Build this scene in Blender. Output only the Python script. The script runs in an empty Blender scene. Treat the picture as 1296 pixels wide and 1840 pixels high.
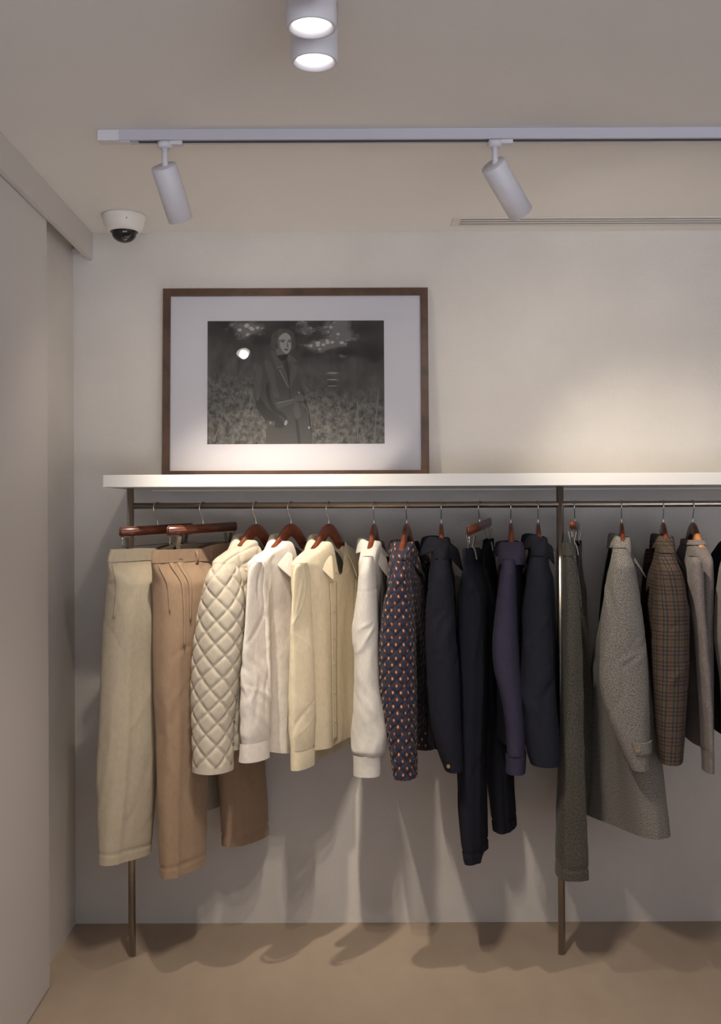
import bpy, bmesh, math, random
import numpy as np
from mathutils import Vector, Matrix
R = math.radians
scene = bpy.context.scene
COL = scene.collection
random.seed(4)

# ------------------------------------------------------------------ camera
D = 3.8            # camera to back wall
HC = 1.51          # camera height
F = 1862.0         # focal length in px of the 1840 px tall frame
VX, VY = 617.0, 918.0
ROLL = 0.0040
cd = bpy.data.cameras.new('camera'); cam = bpy.data.objects.new('camera', cd); COL.objects.link(cam)
cd.sensor_fit = 'VERTICAL'; cd.sensor_height = 36.0; cd.sensor_width = 36.0 * 1296 / 1840
cd.lens = F / 1840 * 36.0
cd.shift_x = (648 - VX) / 1840; cd.shift_y = -(920 - VY) / 1840
cd.clip_start = 0.05
cam.location = (0, -D, HC)
cam.rotation_euler = (Matrix.Rotation(math.pi / 2, 3, 'X') @ Matrix.Rotation(-ROLL, 3, 'Z')).to_euler()
scene.camera = cam

# ------------------------------------------------------------------ view, world
scene.view_settings.view_transform = 'Standard'
scene.view_settings.look = 'None'
scene.view_settings.gamma = 1.0
scene.view_settings.use_curve_mapping = False
scene.view_settings.exposure = 0.0
w = bpy.data.worlds.new('world'); scene.world = w; w.use_nodes = True
w.node_tree.nodes['Background'].inputs[0].default_value = (0.86, 0.90, 1.0, 1)
# daylight through the open shopfront behind the camera: stronger glow below the horizon added to brighten the ceiling, softer sky above
_g = w.node_tree.nodes.new('ShaderNodeTexCoord'); _s = w.node_tree.nodes.new('ShaderNodeSeparateXYZ'); _r = w.node_tree.nodes.new('ShaderNodeMapRange')
w.node_tree.links.new(_g.outputs['Generated'], _s.inputs[0]); w.node_tree.links.new(_s.outputs[2], _r.inputs[0])
_r.interpolation_type = 'SMOOTHSTEP'
_r.inputs[1].default_value = 0.10; _r.inputs[2].default_value = -0.22; _r.inputs[3].default_value = 0.30; _r.inputs[4].default_value = 4.9
w.node_tree.links.new(_r.outputs[0], w.node_tree.nodes['Background'].inputs[1])
LAMP_W = 84.0          # track spotlight, bright core
SPILL_W = 9.0         # wide spill of the same lamp
DOWN_W = 37.0          # each ceiling downlight
WARM = (1.0, 0.89, 0.74)
DOWNC = (1.0, 0.89, 0.75)

def unroll(x, y):
    return x - (y - VY) * ROLL, y + (x - VX) * ROLL
def at(x, y, Y):
    "pixel -> point on the plane at world Y"
    u, v = unroll(x, y); s = F / (D + Y)
    return Vector(((u - VX) / s, Y, HC + (VY - v) / s))
def zat(x, y, Y): return at(x, y, Y).z

# ------------------------------------------------------------------ object helpers
def tag(o, label=None, cat=None, group=None, kind=None):
    if label: o['label'] = label
    if cat: o['category'] = cat
    if group: o['group'] = group
    if kind: o['kind'] = kind
    return o
def empty(name, loc, label, cat, group=None):
    o = bpy.data.objects.new(name, None); COL.objects.link(o); o.location = loc
    o.empty_display_size = 0.05
    return tag(o, label, cat, group)
def link(name, me, mats, parent=None, smooth=True):
    if not isinstance(mats, (list, tuple)): mats = [mats]
    for m in mats: me.materials.append(m)
    if smooth:
        me.polygons.foreach_set('use_smooth', [True] * len(me.polygons))
    me.update()
    o = bpy.data.objects.new(name, me); COL.objects.link(o)
    if parent is not None:
        o.parent = parent
        o.matrix_parent_inverse = Matrix.Translation(-parent.location)
    return o
def box_bm(bm, x0, x1, y0, y1, z0, z1):
    vs = [bm.verts.new(p) for p in ((x0,y0,z0),(x1,y0,z0),(x1,y1,z0),(x0,y1,z0),(x0,y0,z1),(x1,y0,z1),(x1,y1,z1),(x0,y1,z1))]
    for f in ((0,3,2,1),(4,5,6,7),(0,1,5,4),(1,2,6,5),(2,3,7,6),(3,0,4,7)):
        bm.faces.new([vs[i] for i in f])
def box(name, dims, mat, parent=None, bevel=0.0, seg=2):
    bm = bmesh.new(); box_bm(bm, *dims)
    if bevel: bmesh.ops.bevel(bm, geom=bm.edges[:], offset=bevel, segments=seg, affect='EDGES', profile=0.5)
    me = bpy.data.meshes.new(name); bm.to_mesh(me); bm.free()
    return link(name, me, mat, parent, smooth=False)
def frame_of(d):
    d = Vector(d).normalized(); up = Vector((0,0,1)) if abs(d.z) < .95 else Vector((0,1,0))
    a = d.cross(up).normalized(); b = a.cross(d).normalized()
    return a, b
def sweep(pts, rads, nseg=12, cap=True, ref=None):
    "sweep along pts; rads: list of (r_side, r_up); returns verts, faces"
    V, Fc = [], []
    n = len(pts); P = [Vector(p) for p in pts]
    prev = None
    for i in range(n):
        t = (P[min(i+1, n-1)] - P[max(i-1, 0)]).normalized()
        if ref is not None: a = Vector(ref).normalized()
        elif prev is None: a, _ = frame_of(t)
        else: a = (prev - t * prev.dot(t)).normalized()
        prev = a
        b = a.cross(t).normalized()
        ra, rb = rads[i] if isinstance(rads[i], (tuple, list)) else (rads[i], rads[i])
        for k in range(nseg):
            th = 2*math.pi*k/nseg; c, s = math.cos(th), math.sin(th)
            if ra != rb:
                c = math.copysign(abs(c)**.7, c); s = math.copysign(abs(s)**.7, s)
            V.append(P[i] + a*ra*c + b*rb*s)
    for i in range(n-1):
        for k in range(nseg):
            k2 = (k+1) % nseg
            Fc.append((i*nseg+k, i*nseg+k2, (i+1)*nseg+k2, (i+1)*nseg+k))
    if cap:
        Fc.append(tuple(range(nseg))[::-1]); Fc.append(tuple((n-1)*nseg+k for k in range(nseg)))
    return V, Fc
def mesh_from(name, V, Fc):
    me = bpy.data.meshes.new(name); me.from_pydata([tuple(v) for v in V], [], Fc); me.validate(); return me
def tube(name, pts, r, mat, parent=None, nseg=12, ref=None):
    rads = r if isinstance(r, list) else [r]*len(pts)
    V, Fc = sweep(pts, rads, nseg, ref=ref)
    return link(name, mesh_from(name, V, Fc), mat, parent)
def lathe_mesh(name, prof, nseg=48, axis=None, origin=(0,0,0)):
    "prof (r, z) list revolved about z, then aligned so +z -> axis"
    V, Fc = [], []
    for r, z in prof:
        for k in range(nseg):
            th = 2*math.pi*k/nseg; V.append(Vector((r*math.cos(th), r*math.sin(th), z)))
    for i in range(len(prof)-1):
        for k in range(nseg):
            k2 = (k+1) % nseg; Fc.append((i*nseg+k, i*nseg+k2, (i+1)*nseg+k2, (i+1)*nseg+k))
    q = Vector((0,0,1)).rotation_difference(Vector(axis).normalized()) if axis is not None else None
    O = Vector(origin)
    V = [(q @ v if q else v) + O for v in V]
    return mesh_from(name, V, Fc)
def spline(pts, m=8, closed=False):
    n = len(pts); out = []
    P = [np.array(p, float) for p in pts]
    rng = range(n) if closed else range(n-1)
    for i in rng:
        p0 = P[(i-1) % n] if (closed or i > 0) else 2*P[0]-P[1]
        p1 = P[i]; p2 = P[(i+1) % n]
        p3 = P[(i+2) % n] if (closed or i < n-2) else 2*P[-1]-P[-2]
        for k in range(m):
            t = k/m
            out.append(.5*((2*p1)+(-p0+p2)*t+(2*p0-5*p1+4*p2-p3)*t*t+(-p0+3*p1-3*p2+p3)*t**3))
    if not closed: out.append(P[-1])
    return out

# ------------------------------------------------------------------ materials
class NT:
    def __init__(s, name):
        s.m = bpy.data.materials.new(name); s.m.use_nodes = True
        s.t = s.m.node_tree; s.b = s.t.nodes['Principled BSDF']; s.out = s.t.nodes['Material Output']
    def n(s, typ, **kw):
        nd = s.t.nodes.new(typ)
        for k, v in kw.items(): setattr(nd, k, v)
        return nd
    def set(s, sock, v):
        if hasattr(v, 'is_output'): s.t.links.new(v, sock)
        else: sock.default_value = v
    def math(s, op, a, b=0.0, clamp=False):
        nd = s.n('ShaderNodeMath', operation=op, use_clamp=clamp)
        s.set(nd.inputs[0], a); s.set(nd.inputs[1], b); return nd.outputs[0]
    def mix(s, f, a, b, mode='MIX'):
        nd = s.n('ShaderNodeMix', data_type='RGBA', blend_type=mode)
        s.set(nd.inputs[0], f); s.set(nd.inputs[6], a if hasattr(a,'is_output') else (*a,1)); s.set(nd.inputs[7], b if hasattr(b,'is_output') else (*b,1))
        return nd.outputs[2]
    def uv(s):
        return s.n('ShaderNodeTexCoord').outputs['UV']
    def obj(s): return s.n('ShaderNodeTexCoord').outputs['Object']
    def sep(s, v):
        nd = s.n('ShaderNodeSeparateXYZ'); s.t.links.new(v, nd.inputs[0]); return nd.outputs
    def noise(s, v, scale, detail=3.0, rough=.5, vscale=None):
        if vscale:
            mp = s.n('ShaderNodeMapping'); s.t.links.new(v, mp.inputs[0]); mp.inputs['Scale'].default_value = vscale; v = mp.outputs[0]
        nd = s.n('ShaderNodeTexNoise'); s.t.links.new(v, nd.inputs['Vector'])
        nd.inputs['Scale'].default_value = scale; nd.inputs['Detail'].default_value = detail; nd.inputs['Roughness'].default_value = rough
        return nd.outputs['Fac']
    def ramp(s, f, lo, hi):
        nd = s.n('ShaderNodeMapRange', clamp=True); s.set(nd.inputs[0], f); nd.inputs[1].default_value = lo; nd.inputs[2].default_value = hi
        return nd.outputs[0]
    def bump(s, h, dist, strength=1.0):
        nd = s.n('ShaderNodeBump'); nd.inputs['Distance'].default_value = dist; nd.inputs['Strength'].default_value = strength
        s.set(nd.inputs['Height'], h); s.t.links.new(nd.outputs[0], s.b.inputs['Normal'])
    def col(s, c): s.set(s.b.inputs['Base Color'], c if hasattr(c, 'is_output') else (*c, 1))
    def rough(s, v): s.set(s.b.inputs['Roughness'], v)

def plain(name, c, rough=.5, metal=0.0, bumpscale=None, bumpd=.0005, spec=None):
    m = NT(name); m.col(c); m.rough(rough); m.b.inputs['Metallic'].default_value = metal
    if spec is not None: m.b.inputs['Specular IOR Level'].default_value = spec
    if bumpscale: m.bump(m.noise(m.obj(), bumpscale, 3), bumpd)
    return m.m
def plaster(name, c, c2, bscale=260, bd=.0012):
    m = NT(name); o = m.obj()
    big = m.noise(o, 3.2, 4); fine = m.noise(o, bscale, 3, .6)
    k = m.math('ADD', m.math('MULTIPLY', m.ramp(big, .3, .7), .6), m.math('MULTIPLY', m.ramp(fine, .3, .7), .4))
    m.col(m.mix(k, c, c2)); m.rough(.92); m.bump(m.math('ADD', fine, m.math('MULTIPLY', m.noise(o, 70, 2), .8)), bd)
    m.b.inputs['Specular IOR Level'].default_value = .25
    return m.m
def fabric(name, c, c2=None, weave=1500, bd=.0004, wr=26, wrd=.003, sheen=.15, rough=.9, cord=None, melange=0.0):
    m = NT(name); uv = m.uv(); o = m.obj()
    if c2 is None: c2 = tuple(x*.86 for x in c)
    fine = m.noise(o, weave, 2, .6); sl = m.noise(uv, 400, 3, .6, (1.0, .12, 1))
    cf = m.math('ADD', m.math('MULTIPLY', sl, .6), m.math('MULTIPLY', m.noise(o, 60, 3), .4))
    base = m.mix(m.ramp(cf, .35, .65), c2, c)
    if melange:
        mel = m.ramp(m.noise(uv, 300, 4, .85, (.4, 1.0, 1)), .44, .58)
        base = m.mix(m.math('MULTIPLY', mel, melange), base, tuple(x*.35 for x in c))
    m.col(base); m.rough(rough)
    m.b.inputs['Sheen Weight'].default_value = sheen; m.b.inputs['Sheen Roughness'].default_value = .5
    m.b.inputs['Specular IOR Level'].default_value = .2
    wrn = m.noise(o, wr, 3, .55, (1, 1, .55))
    h = m.math('ADD', m.math('MULTIPLY', wrn, wrd*1000), m.math('MULTIPLY', fine, bd*1000))
    if cord:
        x = m.sep(uv)[0]; h = m.math('ADD', h, m.math('MULTIPLY', m.math('SINE', m.math('MULTIPLY', x, 2*math.pi/cord)), .35))
    m.bump(h, .001)
    return m.m
def herringbone(name, light, dark, colw=.011, per=.0042, contrast=.5):
    m = NT(name); uv = m.uv(); X, Y, _ = m.sep(uv)
    tri = m.math('PINGPONG', X, colw)
    ph = m.math('FRACT', m.math('DIVIDE', m.math('ADD', Y, m.math('MULTIPLY', tri, 1.15)), per))
    st = m.ramp(m.math('ABSOLUTE', m.math('SUBTRACT', ph, .5)), .18, .32)
    nz = m.noise(uv, 190, 4, .85); nz2 = m.noise(uv, 420, 3, .8)
    f = m.math('ADD', m.math('MULTIPLY', st, contrast), m.math('MULTIPLY', m.ramp(m.math('MULTIPLY', m.math('ADD', nz, nz2), .5), .44, .56), 1-contrast))
    m.col(m.mix(f, dark, light)); m.rough(.95)
    m.b.inputs['Sheen Weight'].default_value = .1; m.b.inputs['Specular IOR Level'].default_value = .15
    m.bump(m.math('ADD', m.math('MULTIPLY', nz, .5), m.math('MULTIPLY', m.noise(m.obj(), 22, 3, .5, (1,1,.5)), 4.0)), .001)
    return m.m
def gunclub(name):
    m = NT(name); uv = m.uv(); X, Y, _ = m.sep(uv)
    P = .0118
    jit = m.math('MULTIPLY', m.math('SUBTRACT', m.noise(uv, 260, 3, .7), .5), .006); fx = m.math('FRACT', m.math('DIVIDE', m.math('ADD', X, jit), P)); fy = m.math('FRACT', m.math('DIVIDE', m.math('ADD', Y, jit), P))
    sx = m.ramp(m.math('ABSOLUTE', m.math('SUBTRACT', fx, .5)), .24, .14); sy = m.ramp(m.math('ABSOLUTE', m.math('SUBTRACT', fy, .5)), .24, .14)
    alt = m.math('GREATER_THAN', m.math('FRACT', m.math('DIVIDE', X, P*3)), .667)
    alty = m.math('GREATER_THAN', m.math('FRACT', m.math('DIVIDE', Y, P*4)), .75)
    cx = m.mix(alt, (.017,.021,.035), (.15,.050,.028)); cy = m.mix(alty, (.02,.02,.022), (.085,.058,.03))
    base = m.mix(m.ramp(m.noise(uv, 500, 3, .8), .35, .65), (.070,.054,.043), (.145,.112,.085))
    c1 = m.mix(m.math('MULTIPLY', sx, .72), base, cx); c2 = m.mix(m.math('MULTIPLY', sy, .62), c1, cy)
    c3 = m.mix(m.math('MULTIPLY', m.ramp(m.noise(uv, 900, 3, .8), .5, .7), .35), c2, (.26,.2,.14))
    m.col(c3); m.rough(.95); m.b.inputs['Specular IOR Level'].default_value = .15
    m.bump(m.math('ADD', m.noise(uv, 800, 3, .7), m.math('MULTIPLY', m.noise(m.obj(), 22, 3), 3.0)), .001)
    return m.m
def foulard(name):
    m = NT(name); uv = m.uv(); X, Y, _ = m.sep(uv)
    PX, PY = .025, .043
    def lat(ox, oy):
        a = m.math('MULTIPLY', m.math('SUBTRACT', m.math('FRACT', m.math('ADD', m.math('DIVIDE', X, PX), ox)), .5), PX)
        b = m.math('MULTIPLY', m.math('SUBTRACT', m.math('FRACT', m.math('ADD', m.math('DIVIDE', Y, PY), oy)), .5), PY*.62)
        return m.math('POWER', m.math('ADD', m.math('MULTIPLY', a, a), m.math('MULTIPLY', b, b)), .5)
    d = m.math('MINIMUM', lat(0, 0), lat(.5, .5))
    nz = m.ramp(m.noise(m.obj(), 900, 2), .3, .7)
    navy = m.mix(nz, (.018,.019,.034), (.034,.034,.06))
    c1 = m.mix(m.ramp(d, .0044, .0034), navy, (.24,.065,.02)); c2 = m.mix(m.ramp(d, .0030, .0012), c1, (.60,.27,.09))
    c3 = m.mix(m.ramp(d, .0011, .0006), c2, (.80,.60,.40))
    m.col(c3); m.rough(.85); m.b.inputs['Specular IOR Level'].default_value = .2
    m.b.inputs['Sheen Weight'].default_value = .1
    m.bump(m.noise(m.obj(), 1200, 2), .0004)
    return m.m
def wood(name, c, c2, rough=.3, scale=18, stretch=(1,1,12), coat=0.0):
    m = NT(name); o = m.obj()
    g = m.noise(o, scale, 4, .65, stretch)
    m.col(m.mix(m.ramp(g, .35, .65), c, c2)); m.rough(rough); m.b.inputs['Coat Weight'].default_value = coat
    m.b.inputs['Coat Roughness'].default_value = .15
    return m.m
def emit(name, c, s):
    m = NT(name); m.col((.9,.9,.9)); m.b.inputs['Emission Color'].default_value = (*c, 1); m.b.inputs['Emission Strength'].default_value = s
    return m.m

M = {}
M['wall'] = plaster('wall plaster', (.60,.56,.52), (.68,.64,.60))
M['ceiling'] = plaster('ceiling paint', (.78,.75,.72), (.81,.78,.75), 120, .0003)
M['panel'] = plain('sliding panel lacquer', (.62,.58,.56), .55)
M['fascia'] = plain('fascia lacquer', (.60,.56,.53), .5)
m = NT('floor microcement'); o = m.obj()
g = m.noise(o, 1.6, 5, .6); g2 = m.noise(o, 14, 4, .6, (1, .35, 1))
m.col(m.mix(m.math('ADD', m.math('MULTIPLY', m.ramp(g,.3,.7), .6), m.math('MULTIPLY', m.ramp(g2,.3,.7), .4)), (.37,.285,.215), (.44,.345,.265)))
m.rough(m.math('ADD', m.math('MULTIPLY', g2, .25), .45)); m.b.inputs['Specular IOR Level'].default_value = .3
m.bump(m.noise(o, 90, 3), .0003); M['floor'] = m.m
M['shelf'] = plain('shelf lacquer', (.80,.77,.73), .38)
m = NT('brushed steel'); m.b.inputs['Metallic'].default_value = 1; m.col((.55,.49,.43)); m.rough(.30); M['steel'] = m.m
M['wire'] = plain('nickel wire', (.62,.59,.56), .25, 1.0)
M['clip'] = plain('brushed nickel clip', (.45,.42,.37), .42, 1.0)
M['mahogany'] = wood('mahogany hanger wood', (.115,.026,.012), (.23,.062,.024), .28, 14, (1,1,3), .6)
M['oak'] = wood('ash neck wood', (.55,.21,.055), (.70,.30,.09), .35, 60, (1,1,.1), .4)
M['frame'] = wood('walnut frame wood', (.045,.020,.010), (.10,.048,.025), .38, 40, (.25,1,.25))
M['white'] = plain('white powder coat', (.64,.62,.66), .45)
M['track'] = plain('track enamel', (.50,.49,.55), .45)
M['dark'] = plain('dark slot', (.02,.02,.024), .7)
M['slot'] = plain('track channel shade', (.03,.035,.06), .6)
M['camwhite'] = plain('camera housing', (.76,.72,.68), .35)
m = NT('smoked dome'); m.col((.012,.012,.015)); m.rough(.06); M['dome'] = m.m
M['lens'] = plain('camera lens ring', (.10,.10,.11), .15, .6)
M['grille'] = plain('diffuser aluminium', (.66,.62,.58), .5)
M['led'] = emit('downlight diffuser', (1.0, .97, .92), 3.2)
M['led2'] = emit('spotlight lens', (1.0, .93, .80), 14.0)
M['mat'] = plain('passepartout board', (.60,.575,.60), .9)

M['cream_twill'] = fabric('cream cotton twill', (.56,.475,.35), wr=16, wrd=.004)
M['tan_twill'] = fabric('tan cotton twill', (.38,.255,.165), wr=16, wrd=.004)
M['tan_lining'] = fabric('pale waistband lining', (.55,.46,.34))
M['quilt'] = fabric('cream quilted nylon', (.60,.53,.42), wr=60, wrd=.0015, rough=.7)
M['quilt_plain'] = fabric('cream nylon facing', (.62,.55,.44), wr=50, wrd=.001, rough=.7)
M['linen'] = fabric('ecru linen', (.78,.71,.64), wr=34, wrd=.0035)
M['poplin'] = fabric('cream poplin', (.79,.675,.48), wr=26, wrd=.003)
M['loop'] = fabric('off white loopback jersey', (.68,.635,.575), wr=22, wrd=.004)
M['foulard'] = foulard('navy foulard print')
M['navy_lining'] = fabric('navy plain lining', (.016,.017,.022), sheen=0.0)
M['corduroy'] = fabric('navy corduroy', (.015,.0155,.024), (.010,.0105,.017), sheen=0.0, cord=.0035, wr=18, wrd=.004)
M['navy_twill'] = fabric('navy twill', (.013,.0135,.021), (.010,.010,.016), sheen=0.0, wr=14, wrd=.003)
M['indigo'] = fabric('indigo cotton', (.040,.036,.064), (.030,.027,.050), sheen=0.0, wr=24, wrd=.003)
M['navy_knit'] = fabric('navy knit', (.018,.019,.029), (.013,.014,.022), sheen=0.0, wr=20, wrd=.003)
M['grey_tweed'] = herringbone('green grey tweed', (.145,.132,.105), (.012,.012,.010), .008, .0042, .3)
M['herring'] = herringbone('black white herringbone', (.42,.385,.34), (.010,.010,.012), .015, .0066, .45)
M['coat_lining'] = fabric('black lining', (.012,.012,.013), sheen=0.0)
M['check'] = gunclub('gun club check tweed')
M['melange'] = fabric('grey melange jersey', (.30,.255,.23), (.24,.20,.185), melange=.55, wr=24, wrd=.004)
M['melange_dark'] = fabric('dark charcoal jersey', (.014,.014,.016), sheen=0.0)
M['button'] = plain('horn button', (.26,.19,.11), .3)
M['pearl'] = plain('pearl button', (.62,.56,.46), .3)
M['label'] = plain('olive woven label', (.42,.40,.13), .8)
M['blacktape'] = plain('black neck tape', (.012,.012,.012), .8)

# ------------------------------------------------------------------ the room
XL, XR, YB, ZC = -.987, 4.2, -6.5, 2.532
def struct(o): o['kind'] = 'structure'; return o
struct(box('floor', (XL-.1, XR+.1, YB, .1, -.1, 0), M['floor']))
struct(box('ceiling', (XL-.1, XR+.1, YB, .1, ZC, ZC+.1), M['ceiling']))
struct(box('wall_back', (XL-.1, XR+.1, 0, .1, 0, ZC), M['wall']))
struct(box('wall_left', (XL-.1, XL, YB, 0, 0, ZC), M['wall']))
struct(box('wall_right', (XR, XR+.1, YB, 0, 0, ZC), M['wall']))
struct(box('trim_1', (-.933, -.915, YB+.02, -.0005, ZC-.1, ZC-.0005), M['fascia'], bevel=.001))
struct(box('trim_2', (XL+.001, -.94, -.02, -.001, ZC-.082, ZC-.062), M['grille']))       # end of the sliding track behind the fascia
struct(box('door_1', (-.975, -.936, YB+.05, -.517, .006, ZC-.075), M['panel'], bevel=.0015))

# ------------------------------------------------------------------ shelf with rail and posts
SH0, SH1 = -.001, -.445
zt = zat(185, 853.5, SH1); zb = zat(185, 875.5, SH1); xs = at(185, 860, SH1).x
RY, RZ = -.275, zat(400, 908.6, -.275)
shelf = empty('shelf', (.8, SH1/2, zb), 'long cream lacquered wall shelf running the width of the wall above the clothes', 'shelf')
box('shelf_board', (xs, XR-.003, SH1, SH0, zb, zt), M['shelf'], shelf, bevel=.0012)
box('wall_bracket', (xs+.08, XR-.003, -.022, -.001, zb-.006, zb-.0002), M['shelf'], shelf)
rack = empty('clothes_rack', (0, RY, 0), 'brushed steel tube clothes rack with floor posts standing under the shelf', 'clothes rack')
px1 = at(236, 1300, RY).x; px2 = at(1008, 1300, RY).x
for k, x in enumerate((px1, px2, 2*px2-px1)):
    tube('post', [(x, RY, .0005), (x, RY, zb-.0005)], .0122, M['steel'], rack, 24)
tube('rail', [(px1+.008, RY, RZ), (XR-.01, RY, RZ)], .0106, M['steel'], rack, 20)

# ------------------------------------------------------------------ ceiling lights
def spot_light(name, loc, d, watts, col, size, blend, rad, parent):
    l = bpy.data.lights.new(name, 'SPOT'); l.energy = watts; l.color = col; l.spot_size = R(size); l.spot_blend = blend; l.shadow_soft_size = rad
    o = bpy.data.objects.new(name, l); COL.objects.link(o)
    o.location = loc; o.rotation_euler = Vector(d).to_track_quat('-Z', 'Y').to_euler()
    if parent is not None:
        o.parent = parent; o.matrix_parent_inverse = Matrix.Translation(-parent.location)
    return o
def downlight(x, y, label):
    zb_ = 2.415; r = .0475
    t = empty('ceiling_downlight', (x, y, zb_), label, 'ceiling light', 'surface downlights in a row on the ceiling')
    h = ZC - zb_ - .0004
    link('housing', lathe_mesh('housing', [(0, h), (r, h), (r, .004), (r-.0015, .0008), (r-.004, 0), (r-.0065, .0012), (r-.012, .010), (r-.012, .020), (.0, .020)], 64, None, (x, y, zb_)), M['white'], t)
    link('light_diffuser', lathe_mesh('light_diffuser', [(r-.0135, .0135), (r-.0145, .0115), (r-.022, .0085), (.008, .0075), (.0001, .0075)], 64, None, (x, y, zb_)), M['led'], t)
    spot_light('lamp', (x, y, zb_-.004), (.06, .36, -.93), DOWN_W, DOWNC, 82, 1.0, .014, t)
dl = [(-.0545, -1.706, 'white cylinder ceiling downlight, lowest in the picture and nearest the clothes wall'),
      (-.0560, -1.856, 'white cylinder ceiling downlight, middle one of the close row of three'),
      (-.0575, -2.006, 'white cylinder ceiling downlight cut off by the top of the picture')]
for a in dl: downlight(*a)

TY = -1.033; TZ = ZC - .029
track = empty('lighting_track', (.6, TY+.017, ZC), 'long pale grey lighting track surface mounted along the ceiling', 'lighting track')
xt0 = at(175, 240, TY).x; xt1 = at(213, 240, TY).x
bm = bmesh.new()
box_bm(bm, xt1, XR-.2, TY, TY+.036, TZ+.004, ZC-.0006)
box_bm(bm, xt1, XR-.2, TY, TY+.008, TZ, TZ+.0041); box_bm(bm, xt1, XR-.2, TY+.028, TY+.036, TZ, TZ+.0041)
me = bpy.data.meshes.new('track_profile'); bm.to_mesh(me); bm.free(); link('track_profile', me, M['track'], track, False)
box('track_channel', (xt1+.05, XR-.21, TY+.0082, TY+.0278, TZ+.0005, TZ+.0038), M['slot'], track)
box('end_feed', (xt0, xt1+.001, TY-.001, TY+.037, TZ-.001, ZC-.0006), M['white'], track, bevel=.002)
box('feed_tab', (xt1+.001, xt1+.028, TY+.006, TY+.030, TZ-.002, TZ+.0005), M['white'], track)

def track_spot(topc, botc, label, watts):
    T, B = Vector(topc), Vector(botc); ax = (B-T).normalized(); r = .0350
    t = empty('track_spotlight', (T.x, TY+.018, TZ), label, 'spotlight', 'white cylinder spotlights on the ceiling track')
    box('track_adapter', (T.x-.012, T.x+.052, TY+.006, TY+.030, TZ-.010, TZ+.0015), M['white'], t, bevel=.002)
    link('collar', lathe_mesh('collar', [(0, -.002), (.020, -.002), (.020, -.012), (.014, -.018), (0, -.018)], 32, None, (T.x+.004, TY+.018, TZ)), M['white'], t)
    tube('stem', [(T.x+.004, TY+.018, TZ-.015), tuple(T + ax*.012)], .0085, M['white'], t, 16)
    L = (B-T).length
    q = Vector((0,0,1)).rotation_difference(ax)
    link('lamp_body', lathe_mesh('lamp_body', [(0, 0), (r-.0015, 0), (r, .0015), (r, L-.001), (r-.0015, L), (r-.003, L-.002), (r-.0035, L-.022), (0, L-.022)], 64, ax, T), M['white'], t)
    link('lamp_lens', lathe_mesh('lamp_lens', [(r-.004, L-.013), (.0001, L-.013)], 48, ax, T), M['led2'], t)
    spot_light('lamp', B + ax*.004, ax, watts, WARM, 66, 1.0, .018, t)
    spot_light('lamp', B + ax*.005, ax, SPILL_W, WARM, 150, 1.0, .018, t)
track_spot((-.4800, -1.010, 2.440), (-.448, -.925, 2.320), 'white cylinder track spotlight at the left, above the domed camera, tilted a little right', LAMP_W)
track_spot((.4070, -1.010, 2.441), (.496, -.925, 2.334), 'white cylinder track spotlight at the right, tilted strongly to the right', LAMP_W*.55)

# dome camera
c = at(223, 385, -.226)
dc = empty('dome_camera', (c.x, -.226, ZC), 'white dome security camera with dark glass bubble on the ceiling corner', 'security camera')
link('housing', lathe_mesh('housing', [(0, -.0006), (.0745, -.0006), (.0745, -.010), (.0715, -.013), (.072, -.016), (.069, -.032), (.060, -.050), (.050, -.058), (.046, -.058), (.046, -.050), (0, -.050)], 64, None, (c.x, -.226, ZC)), M['camwhite'], dc)
dg = link('dome_glass', lathe_mesh('dome_glass', [(.049, -.0575), (.046, -.0595), (.043, -.060)] + [(.0425*math.cos(a), -.060-.034*math.sin(a)) for a in np.linspace(0, math.pi/2-.01, 12)], 48, None, (c.x, -.226, ZC)), M['dome'], dc)
link('lens', lathe_mesh('lens', [(.0001, .001), (.010, .001), (.012, 0), (.012, -.006)], 24, (.35, -.75, -.5), (c.x+.008, -.226-.027, ZC-.083)), M['lens'], dg)
tube('housing_slot', [(c.x+.022, -.226-.066, ZC-.024), (c.x+.021, -.226-.060, ZC-.037)], .0022, M['lens'], dc, 8)

# linear air diffuser
YA, YBk = -.190, -.085
xd = at(812, 399, -.135).x
vent = empty('linear_air_diffuser', (xd+1, -.137, ZC), 'long white slotted air vent set in the ceiling beside the back wall', 'air vent')
bm = bmesh.new()
zz0, zz1 = ZC-.004, ZC-.0005
box_bm(bm, xd, xd+.028, YA, YBk, zz0, zz1)
n = 3; bars = [(YA, YA+.014), (YA+.030, YA+.042), (YA+.058, YA+.070), (YBk-.018, YBk)]
for a, b in bars: box_bm(bm, xd+.0281, XR-.3, a, b, zz0, zz1)
me = bpy.data.meshes.new('vent_frame'); bm.to_mesh(me); bm.free(); link('vent_frame', me, M['grille'], vent, False)
box('vent_slot', (xd+.0282, XR-.31, YA+.0141, YBk-.0181, ZC-.0012, ZC-.0003), M['dark'], vent)

# ------------------------------------------------------------------ framed photograph
FW, FH, FT = .965, .694, .030
fr_z = zt + .0005
tilt = R(3.1)
fcx = (at(291, 850, -.06).x + at(772, 850, -.06).x)/2
pic = empty('framed_photograph', (fcx, -.062, fr_z), 'large walnut framed black and white photograph of a person in a belted coat', 'picture')
FM = Matrix.Translation((fcx, -.062, fr_z)) @ Matrix.Rotation(-tilt, 4, 'X')
def pl(name, bm_or_me, mats, smooth=False):
    me = bm_or_me
    me.transform(FM); return link(name, me, mats, pic, smooth)
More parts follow.
